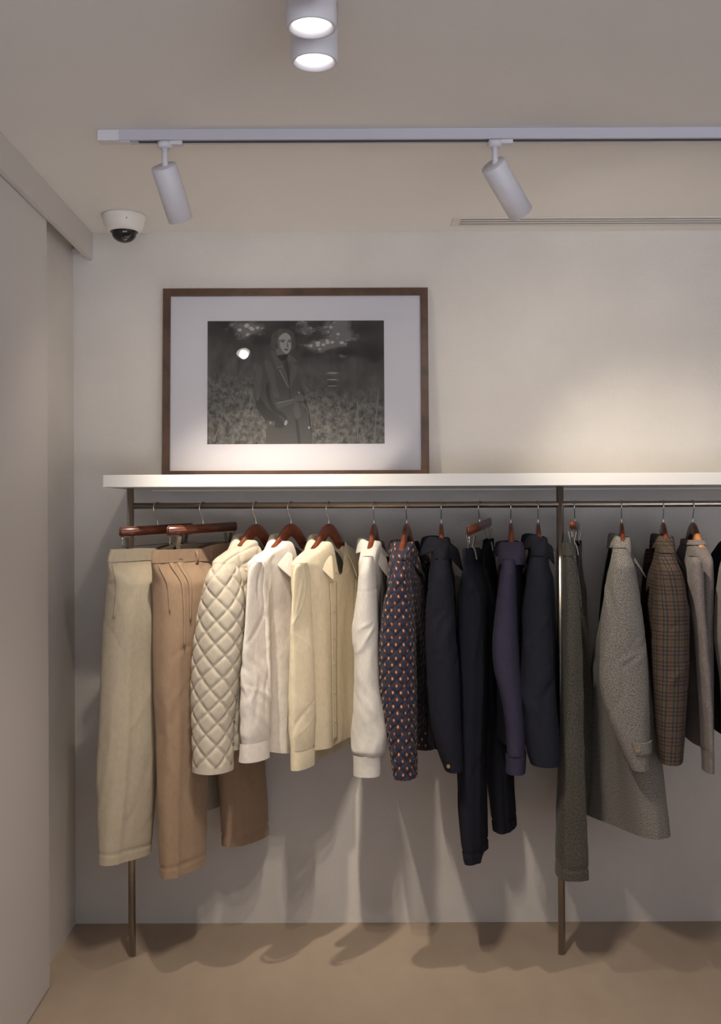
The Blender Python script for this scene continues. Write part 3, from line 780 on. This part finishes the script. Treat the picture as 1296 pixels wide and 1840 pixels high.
Ln.patch('pleat', 'tan_twill', t, (1.74, 1.80), (1.86, 1.84), .042, .22, .004, 4, 16, thick=.004)
Ln.patch('pocket_welt', 'tan_twill', t, (2.66, 2.62), (2.72, 2.68), .045, .19, .003, 4, 12, thick=.003)

SHIRTS = 'shirts and jackets'
def garment(name, f, label, cat, z): return empty(name, (f.x, RY, z), label, cat)

# 3 cream quilted jacket
f = HF(460, 33)
coat_hanger(f, 'mahogany coat hanger inside the cream quilted jacket')
g = garment('quilted_jacket', f, 'cream diamond quilted jacket hanging third from the left', 'jacket', .70)
rows = shoulder_rows(1.412, .215, .050) + [(1.28, -.215, .215, .060), (1.15, -.205, .21, .066), (.95, -.20, .21, .070), (.735, -.20, .21, .072)]
Lb = Loft(body_st(f, rows), folds((2, 4), .005, 5), top=notch(.11, .42))
q = quilt(.072, .072, .0065)
Lb.build('jacket_body', 'quilt', g, 150, 170, disp=q)
sl = sleeve_st([(1012, 388, 418, .035), (1024, 380, 426, .052), (1045, 372, 432), (1070, 365, 435), (1100, 358, 437), (1168, 349, 433), (1238, 346, 425), (1308, 348, 418), (1383, 350, 416)], -.462, .068, 33)
Ls = Loft(sl, folds((2,), .002, 2))
Ls.build('sleeve', 'quilt', g, 130, 220, disp=q)
Ls.build('cuff_binding', 'quilt_plain', g, 90, 4, v0=.972, v1=1.0, off=.003)
sf = [(z, x+f.a.x*.44, y+f.a.y*.44, A, B, ph, n) for z, x, y, A, B, ph, n in sl]
Loft(sf).build('sleeve', 'quilt', g, 100, 120, disp=q)
collar(f, 'collar', 'quilt_plain', g, 1.424, .070, .052, .085, .052, .085, 142, .020, fwd=.015)
Lb.patch('neck_label', 'label', g, 4.55, 4.85, .03, .055, -.004, 5, 5)
Lb.patch('placket', 'quilt_plain', g, 1.50, 1.66, .20, .985, .007, 6, 40)

# 4 ecru linen shirt
def shirt_far_sleeve(sl, f, g, mat, d=.44, nv=70):
    sf = [(z, x+f.a.x*d, y+f.a.y*d, A, B, ph, n) for z, x, y, A, B, ph, n in sl]
    Loft(sf, folds((2, 3), .003, 9)).build('sleeve', mat, g, 56, nv)
f = HF(523, 35)
coat_hanger(f, 'mahogany coat hanger inside the ecru linen shirt')
g = garment('linen_shirt', f, 'ecru linen shirt with pointed collar hanging behind the cream shirt, beside the quilted jacket', 'shirt', .69)
hemc = lambda t: .035*np.abs(np.cos(t))**3 - .012*(np.sin(t) < 0)
rows = shoulder_rows(1.410, .215, .045) + [(1.28, -.215, .215, .042), (1.15, -.19, .21, .036), (.95, -.185, .205, .034), (.705, -.18, .20, .036)]
fl4 = lambda t, v: folds((7, 11), .042, 12, .7)(t, v) + folds((3,), .006, 3)(t, v)
Lb = Loft(body_st(f, rows), fl4, top=notch(.10, .40), hem=hemc)
Lb.build('shirt_body', 'linen', g, 150, 120, disp=plus(wrinkle(.0006, 60, 3), crease(3, 16, (.05, .16), (.006, .012), (75, 105), .004)))
sl = sleeve_st([(1010, 456, 470, .03), (1018, 451, 473, .048), (1030, 448, 474), (1070, 445, 475), (1122, 442.5, 476), (1175, 438.5, 479), (1227, 436, 481), (1279, 434.5, 483), (1315, 435, 482.5), (1334, 437, 480, .055)], -.466, .060, 35)
Ls = Loft(sl, folds((2, 3), .003, 4)); Ls.build('sleeve', 'linen', g, 80, 160, disp=plus(wrinkle(.0011, 75, 4, (.35, 1.0)), crease(5, 16, (.04, .16), (.006, .012), (65, 115), .0035)))
Lc = Loft(sleeve_st([(1331, 435, 481, .060), (1348, 434, 481.5, .060), (1364, 432.5, 481.5, .060)], -.466, .06, 35)); Lc.build('cuff', 'linen', g, 64, 10, off=.002)
shirt_far_sleeve(sl, f, g, 'linen')
collar(f, 'collar', 'linen', g, 1.424, .066, .046, .080, .048, .082, 140, .020, fwd=.014)
pkt = Lb.patch('placket', 'linen', g, 1.50, 1.66, .19, .97, .003, 6, 50)
for v in (.20, .36, .52, .68, .84): Lb.button(pkt, 1.58, v, 'pearl', .005)

# 5 cream poplin shirt
f = HF(591, 30)
coat_hanger(f, 'mahogany coat hanger inside the cream poplin shirt')
g = garment('poplin_shirt', f, 'cream cotton shirt with open collar and flap pocket, brightest lit on the rail', 'shirt', .69)
rows = shoulder_rows(1.408, .215, .045) + [(1.28, -.215, .215, .040), (1.15, -.195, .21, .035), (.95, -.19, .20, .034), (.725, -.185, .195, .036)]
hemb = lambda t: -.065*np.clip(-np.sin(t), 0, 1)**.7
fl5 = lambda t, v: folds((4, 7, 13), .015, 22, 1.0)(t, v)
Lb = Loft(body_st(f, rows, 2.6), fl5, top=notch(.115, .40), hem=hemb)
Lb.build('shirt_body', 'poplin', g, 150, 120, disp=plus(wrinkle(.0005, 55, 8, (.6, 1.0)), crease(4, 14, (.05, .2), (.006, .012), (75, 105), .0035)))
sl = sleeve_st([(1012, 535, 552, .03), (1020, 530, 555, .048), (1032, 528, 556), (1070, 527, 558), (1122, 525, 560), (1175, 524, 562.5), (1253, 522, 564), (1305, 522.5, 564), (1346, 526, 562.5)], -.476, .058, 30)
Ls = Loft(sl, folds((2, 3), .003, 14)); Ls.build('sleeve', 'poplin', g, 80, 160, disp=plus(wrinkle(.0007, 60, 14, (.55, 1.0)), crease(6, 14, (.05, .18), (.006, .012), (70, 110), .003)))
Lc = Loft(sleeve_st([(1345, 525, 563.5, .057), (1362, 525, 564, .057), (1378, 525.5, 563.5, .057)], -.476, .06, 30)); Lc.build('cuff', 'poplin', g, 64, 10, off=.002)
shirt_far_sleeve(sl, f, g, 'poplin')
collar(f, 'collar', 'poplin', g, 1.422, .066, .046, .088, .048, .080, 138, .019, fwd=.014)
pkt = Lb.patch('placket', 'poplin', g, 1.62, 1.80, .19, .975, .003, 6, 50)
for v in (.34, .47, .60, .74, .88): Lb.button(pkt, 1.71, v, 'pearl', .005)
pk = Lb.patch('pocket', 'poplin', g, .62, 1.12, .19, .39, .0035, 10, 12)
Lb.patch('pocket_flap', 'poplin', pk, .60, 1.14, .185, .245, .006, 10, 8)
Lb.patch('neck_label', 'label', g, 4.40, 4.62, .030, .062, -.004, 5, 5)
Lb.patch('hanging_loop', 'blacktape', g, 4.86, 4.92, .02, .12, -.005, 3, 8)

# 6 off-white jersey
f = HF(672, 10)
coat_hanger(f, 'mahogany coat hanger inside the off-white jersey shirt')
g = garment('jersey_shirt', f, 'off-white heavy jersey shirt with ribbed cuff, last of the pale garments beside the navy ones', 'shirt', .69)
rows = shoulder_rows(1.408, .210, .040) + [(1.28, -.21, .21, .038), (1.15, -.20, .205, .034), (.95, -.195, .20, .034), (.75, -.19, .19, .036)]
Lb = Loft(body_st(f, rows), folds((4, 6), .005, 31), top=notch(.11, .42))
Lb.build('shirt_body', 'loop', g, 110, 90, disp=crease(9, 12, (.05, .16), (.009, .016), (70, 110), .004))
sl = sleeve_st([(1000, 652, 671, .03), (1012, 649, 674, .048), (1030, 645, 676), (1070, 641, 678), (1105, 636, 679), (1130, 632.5, 680), (1150, 633, 680), (1175, 636.5, 680), (1227, 637, 682), (1279, 635, 691), (1318, 633, 695), (1345, 632, 692), (1356, 636, 686, .048)], -.492, .060, 10)
Ls = Loft(sl, folds((2, 3), .004, 33)); Ls.build('sleeve', 'loop', g, 80, 160, disp=plus(wrinkle(.0016, 48, 33, (.5, 1.0)), crease(7, 12, (.05, .16), (.009, .016), (50, 100), .005), crease(8, 10, (.02, .05), (.005, .009), (20, 60), .004, (.12, .3))))
Lc = Loft(sleeve_st([(1354, 635, 687, .048), (1372, 636, 685, .046), (1391, 636, 684.5, .046)], -.492, .05, 10)); Lc.build('ribbed_cuff', 'loop', g, 120, 12, disp=lambda U, W, T, V: .0009*np.sin(T*60)+.001)
shirt_far_sleeve(sl, f, g, 'loop', .42)
collar(f, 'collar', 'loop', g, 1.424, .064, .040, .085, .046, .090, 150, .016, fwd=.02, up=-.014)

# 7 navy foulard quilted jacket
f = HF(731, 14)
coat_hanger(f, 'mahogany coat hanger inside the orange dotted navy jacket')
g = garment('printed_quilted_jacket', f, 'navy quilted jacket printed with small orange motifs', 'jacket', .68)
rows = shoulder_rows(1.405, .205, .044) + [(1.27, -.205, .215, .052), (1.10, -.20, .22, .056), (.95, -.20, .22, .058), (.765, -.20, .215, .058)]
Lb = Loft(body_st(f, rows), folds((2, 4), .005, 41), top=notch(.11, .42))
Lb.build('jacket_body', 'foulard', g, 130, 140, disp=quilt(.05, .046, .004))
sl = sleeve_st([(1008, 712, 732, .035), (1020, 708, 736, .05), (1040, 703, 739), (1075, 692, 743), (1108, 687, 745), (1176, 681.5, 747), (1226, 682.5, 748), (1277, 690, 749), (1327, 698, 749.5), (1394, 708, 750)], -.497, .066, 14)
Ls = Loft(sl); Ls.build('sleeve', 'foulard', g, 130, 220, disp=quilt(.05, .046, .005))
shirt_far_sleeve(sl, f, g, 'foulard', .42)
collar(f, 'collar', 'foulard', g, 1.414, .060, .040, .070, .038, .060, 150, .017, fwd=.01, up=-.012)

# 8 navy corduroy jacket
f = HF(793, 6)
coat_hanger(f, 'mahogany coat hanger inside the navy corduroy jacket')
g = garment('corduroy_jacket', f, 'dark navy corduroy jacket with a single cuff button, beside the orange dotted jacket', 'jacket', .69)
rows = shoulder_rows(1.418, .205, .036) + [(1.28, -.205, .215, .045), (1.15, -.20, .21, .050), (.95, -.19, .20, .050), (.735, -.175, .19, .045, .0)]
Lb = Loft(body_st(f, rows), folds((2, 4), .005, 51), top=notch(.10, .42))
Lb.build('jacket_body', 'corduroy', g, 100, 90)
sl = sleeve_st([(1005, 782, 804, .035), (1020, 778, 808, .05), (1041, 774, 812), (1075, 767, 816), (1142, 764.5, 821), (1209, 768, 826), (1277, 773, 828), (1344, 787, 831), (1381, 800, 833)], -.505, .066, 6)
Ls = Loft(sl, folds((2, 3), .003, 53)); Ls.build('sleeve', 'corduroy', g, 90, 140, disp=plus(crease(11, 14, (.05, .15), (.008, .018), (60, 120), .005), crease(31, 8, (.02, .06), (.006, .010), (15, 60), .004, (.15, .4))))
Ls.button(g, 3.45, .965, 'button', .0065)
shirt_far_sleeve(sl, f, g, 'corduroy', .42)
collar(f, 'collar', 'corduroy', g, 1.434, .066, .046, .070, .056, .072, 150, .022, fwd=.01, up=-.024)

# 9 navy trousers
f = HF(862, 20)
clip_hanger(f, 'reddish wooden clip hanger tilted up to the right, holding the navy trousers', 1.456, .075, .170)
near = sleeve_st([(984, 826, 872, .124, 20, -.36), (1002, 825, 876, .136, 20, -.36), (1075, 822, 882, .10, 20, -.37), (1200, 820, 882, .10, 20, -.375), (1330, 820.5, 878, .10, 20, -.38), (1420, 822, 877, .10, 20, -.385), (1480, 825, 878, .10, 20, -.385), (1537, 831, 879, .10, 20, -.385)], 0, 0, 0, 2.7)
far = sleeve_st([(968, 866, 890, .07, 20, -.15), (985, 862, 892, .09, 20, -.17), (1004, 860, 894, .09, 20, -.18), (1100, 862, 906, .10, 20, -.17), (1250, 868, 916, .10, 20, -.16), (1380, 874, 924, .10, 20, -.15), (1484, 884, 931, .10, 20, -.15)], 0, 0, 0, 2.7)
t, Ln, Lf = trousers(f, 'navy_trousers', 'dark navy trousers on a clip hanger, longest of the navy clothes', 'navy_twill', near, far, 1.39, seed=63)
waistband('navy_twill', t, Ln, Lf, .040, .042)

# 10 indigo shirt
f = HF(918, 8)
coat_hanger(f, 'mahogany coat hanger inside the indigo shirt')
g = garment('indigo_shirt', f, 'purplish indigo cotton shirt hanging between the navy trousers and the dark wool jacket', 'shirt', .68)
rows = shoulder_rows(1.405, .210, .040) + [(1.28, -.21, .215, .045), (1.15, -.20, .21, .046), (.95, -.195, .20, .046), (.75, -.19, .19, .046)]
Lb = Loft(body_st(f, rows), folds((4, 6), .005, 71), top=notch(.10, .42))
Lb.build('shirt_body', 'navy_twill', g, 100, 90)
sl = sleeve_st([(1006, 903, 925, .035), (1018, 901, 927, .05), (1034, 898, 928), (1100, 889, 930), (1150, 884, 932), (1176, 883.5, 933), (1209, 887, 936), (1243, 896, 939), (1311, 907, 944), (1352, 909, 945)], -.500, .060, 8)
Ls = Loft(sl, folds((2, 3), .003, 73)); Ls.build('sleeve', 'indigo', g, 80, 130, disp=wrinkle(.0008, 50, 73))
Lc = Loft(sleeve_st([(1350, 909, 945, .055), (1370, 910, 944.5, .055), (1386, 910, 943.5, .055)], -.500, .05, 8)); Lc.build('cuff', 'indigo', g, 64, 10, off=.002)
shirt_far_sleeve(sl, f, g, 'navy_twill', .42)
collar(f, 'collar', 'indigo', g, 1.414, .056, .038, .070, .046, .060, 150, .014, fwd=.008, puff=1.6, up=-.018)
Loft(body_st(f, [(1.404, -.125, -.062, .034), (1.38, -.175, -.06, .040), (1.355, -.212, -.06, .041), (1.335, -.222, -.06, .041)])).build('shoulder_yoke', 'indigo', g, 48, 14, off=.003)

# 11 navy sweater / jacket
f = HF(967, 9)
coat_hanger(f, 'mahogany coat hanger inside the navy wool jacket beside the middle post')
g = garment('wool_jacket', f, 'very dark navy wool jacket hanging just left of the middle steel post', 'jacket', .69)
rows = shoulder_rows(1.420, .205, .036) + [(1.28, -.205, .225, .050), (1.15, -.20, .225, .056), (.95, -.20, .22, .058), (.74, -.20, .215, .058)]
Lb = Loft(body_st(f, rows), folds((2, 4), .004, 81), top=notch(.10, .42))
Lb.build('jacket_body', 'navy_knit', g, 90, 80)
sl = sleeve_st([(1000, 955, 978, .035), (1014, 951, 982, .05), (1041, 946.5, 987), (1075, 942, 990), (1142, 939, 994), (1243, 936.5, 1000), (1311, 941, 1006), (1350, 947, 1009), (1371, 953, 1008)], -.505, .064, 9)
Ls = Loft(sl, folds((2, 3), .003, 83)); Ls.build('sleeve', 'navy_knit', g, 80, 120, disp=plus(crease(12, 14, (.05, .15), (.008, .018), (60, 120), .005), crease(32, 8, (.02, .06), (.006, .010), (15, 60), .004, (.15, .4))))
shirt_far_sleeve(sl, f, g, 'navy_knit', .42)
collar(f, 'collar', 'navy_knit', g, 1.436, .062, .036, .06, .050, .060, 150, .019, fwd=.0, up=-.016)

# 12 grey tweed trousers
f = HF(1033, 16)
clip_hanger(f, 'wooden clip hanger just right of the middle post, holding the tweed trousers', 1.456, -.035, .165)
near = sleeve_st([(975, 1011, 1026, .03, 8, -.43), (998, 1012, 1030, .04, 8, -.42), (1044, 1010.5, 1038, .06, 8, -.40), (1114, 1009.5, 1043, .07, 8, -.40), (1218, 1009, 1045, .08, 8, -.40), (1288, 1008, 1045.5, .08, 8, -.405), (1365, 1004, 1047, .09, 8, -.41), (1462, 1001, 1051, .09, 8, -.41), (1546, 1000, 1054, .09, 8, -.41), (1568, 999.5, 1054.5, .09, 8, -.41)], 0, 0, 0, 2.6)
far = sleeve_st([(972, 1030, 1050, .08, 14, -.17), (996, 1030, 1052, .09, 14, -.18), (1080, 1030, 1060, .10, 14, -.17), (1220, 1030, 1066, .10, 14, -.17), (1350, 1020, 1066, .10, 14, -.17), (1480, 1016, 1054, .10, 14, -.17)], 0, 0, 0, 2.6)
t, Ln, Lf = trousers(f, 'tweed_trousers', 'greenish grey tweed trousers hanging in front of the middle steel post', 'grey_tweed', near, far, 1.39, seed=93, foldk=.005)
for o in t.children:
    pass
waistband('grey_tweed', t, Ln, Lf, .038, .042)
Ln.patch('pleat', 'grey_tweed', t, (1.95, 1.95), (2.12, 2.0), .04, .2, .004, 4, 14, thick=.004)

# 13 herringbone coat
f = HF(1117, 13)
coat_hanger(f, 'mahogany coat hanger inside the herringbone overcoat')
g = garment('herringbone_overcoat', f, 'long grey herringbone overcoat with a buttoned cuff tab', 'coat', .45)
rows = shoulder_rows(1.418, .212, .036) + [(1.28, -.212, .215, .050, 0, 13), (1.15, -.20, .22, .060, -.0, 8), (.95, -.20, .23, .075, .0, -2), (.75, -.20, .24, .080, .0, -12), (.58, -.21, .24, .080, .0, -18), (.455, -.22, .24, .078, .0, -22)]
Lb = Loft(body_st(f, rows), folds((3, 5), .007, 101), top=notch(.10, .42))
Lb.build('coat_body', 'herring', g, 120, 130, disp=crease(15, 12, (.08, .25), (.010, .022), (75, 105), .006, (.3, 1.0)))
sl = sleeve_st([(985, 1103, 1128, .035), (1000, 1099, 1134, .05), (1020, 1095, 1141), (1050, 1090, 1146), (1079, 1086, 1150), (1149, 1080, 1158), (1218, 1079, 1162), (1288, 1094, 1163), (1323, 1109, 1163.5), (1354, 1122, 1164), (1378, 1134, 1164)], -.512, .068, 10)
Ls = Loft(sl, folds((2, 3), .004, 103)); Ls.build('sleeve', 'herring', g, 100, 150, disp=plus(crease(13, 14, (.05, .15), (.008, .018), (60, 120), .005), crease(33, 8, (.02, .06), (.006, .010), (15, 60), .004, (.15, .4))))
ct = Ls.patch('cuff_tab', 'herring', g, 1.55, 3.30, .868, .925, .006, 18, 8, thick=.005)
Ls.button(ct, 3.08, .897, 'button', .0095, .009)
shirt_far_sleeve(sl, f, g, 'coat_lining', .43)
collar(f, 'collar', 'herring', g, 1.438, .060, .030, .095, .046, .080, 148, .014, fwd=.040, up=-.014)

# 14 check jacket
f = HF(1192, 11)
coat_hanger(f, 'mahogany coat hanger inside the checked tweed jacket')
g = garment('checked_jacket', f, 'brown and rust checked tweed jacket hanging right of the herringbone coat', 'jacket', .69)
rows = shoulder_rows(1.422, .210, .036) + [(1.28, -.21, .22, .050), (1.15, -.20, .22, .056), (.95, -.20, .22, .058), (.76, -.20, .21, .056)]
Lb = Loft(body_st(f, rows), folds((2, 4), .004, 111), top=notch(.10, .42))
Lb.build('jacket_body', 'check', g, 90, 80)
sl = sleeve_st([(995, 1184, 1212, .035), (1008, 1181, 1217, .05), (1030, 1179, 1226), (1062, 1177, 1233), (1114, 1172.5, 1239), (1184, 1171.5, 1238), (1253, 1175, 1236), (1323, 1180, 1231.5), (1367, 1184, 1228)], -.508, .066, 11)
Ls = Loft(sl, folds((2, 3), .004, 113)); Ls.build('sleeve', 'check', g, 90, 130, disp=plus(crease(14, 14, (.05, .15), (.008, .018), (60, 120), .005), crease(34, 8, (.02, .06), (.006, .010), (15, 60), .004, (.15, .4))))
shirt_far_sleeve(sl, f, g, 'check', .42)
collar(f, 'collar', 'check', g, 1.438, .058, .028, .080, .046, .070, 150, .013, fwd=.03, up=-.016)

# 15 grey melange sweatshirt
f = HF(1245, 4)
h = coat_hanger(f, 'wooden coat hanger with a pale orange neck inside the grey melange sweatshirt')
V, Fc = sweep([f.p(-.050, 0, 1.417), f.p(-.066, .000, 1.397), f.p(-.088, .001, 1.380), f.p(-.112, .001, 1.370)], [(.0125, .021)]*4, 16, ref=f.n)
link('sleeve_grip', mesh_from('sleeve_grip', V, Fc), M['oak'], h); h.children[-1]['label'] = 'pale orange wood arm of the hanger'
g = garment('melange_sweatshirt', f, 'slim grey melange crewneck sweatshirt near the right edge', 'sweatshirt', .69)
rows = [(1.400, -.085, .085, .026), (1.388, -.115, .115, .030), (1.370, -.155, .155, .030), (1.352, -.195, .195, .030), (1.335, -.208, .208, .030), (1.28, -.208, .21, .032), (1.15, -.20, .205, .034), (.95, -.19, .20, .036), (.74, -.19, .19, .034)]
Lb = Loft(body_st(f, rows), folds((2, 4), .003, 121), top=notch(.04, .5))
Lb.build('sweatshirt_body', 'melange', g, 90, 80)
sl = sleeve_st([(1000, 1238, 1254, .035), (1012, 1237, 1259, .05), (1034, 1237.5, 1262), (1079, 1241, 1263.5), (1149, 1249, 1268.5), (1218, 1254.5, 1273.5), (1288, 1259.5, 1278), (1335, 1262, 1279.5), (1346, 1264, 1278)], -.500, .050, 4)
Ls = Loft(sl, folds((2, 3), .002, 123)); Ls.build('sleeve', 'melange', g, 64, 130, disp=wrinkle(.0008, 50, 123))
Lc = Loft(sleeve_st([(1345, 1263, 1279.5, .046), (1365, 1264.5, 1280, .044), (1385, 1265, 1280, .044)], -.500, .05, 4)); Lc.build('ribbed_cuff', 'melange', g, 90, 10, disp=lambda U, W, T, V: .0006*np.sin(T*45)+.001)
shirt_far_sleeve(sl, f, g, 'melange', .41)
Loft(body_st(f, [(1.408, -.090, .085, .030), (1.392, -.110, .10, .032)])).build('neck_rib', 'melange', g, 60, 6, off=.002)

# 16 second melange sweatshirt, cut by the right edge
f = HF(1316, 2)
coat_hanger(f, 'coat hanger just outside the right edge of the picture', 1.467)
g = garment('light_sweatshirt', f, 'pinkish grey sweatshirt cut off by the right edge of the picture', 'sweatshirt', .69)
Lb = Loft(body_st(f, rows), folds((2, 4), .003, 131), top=notch(.04, .5))
Lb.build('sweatshirt_body', 'melange_dark', g, 60, 60)
sl = sleeve_st([(995, 1304, 1324, .035), (1010, 1299, 1328, .05), (1027, 1295, 1332), (1079, 1288, 1334), (1140, 1286, 1336), (1180, 1290, 1337), (1230, 1297, 1338), (1300, 1300, 1340), (1380, 1302, 1338)], -.500, .055, 2)
Ls = Loft(sl); Ls.build('sleeve', 'melange', g, 60, 80)
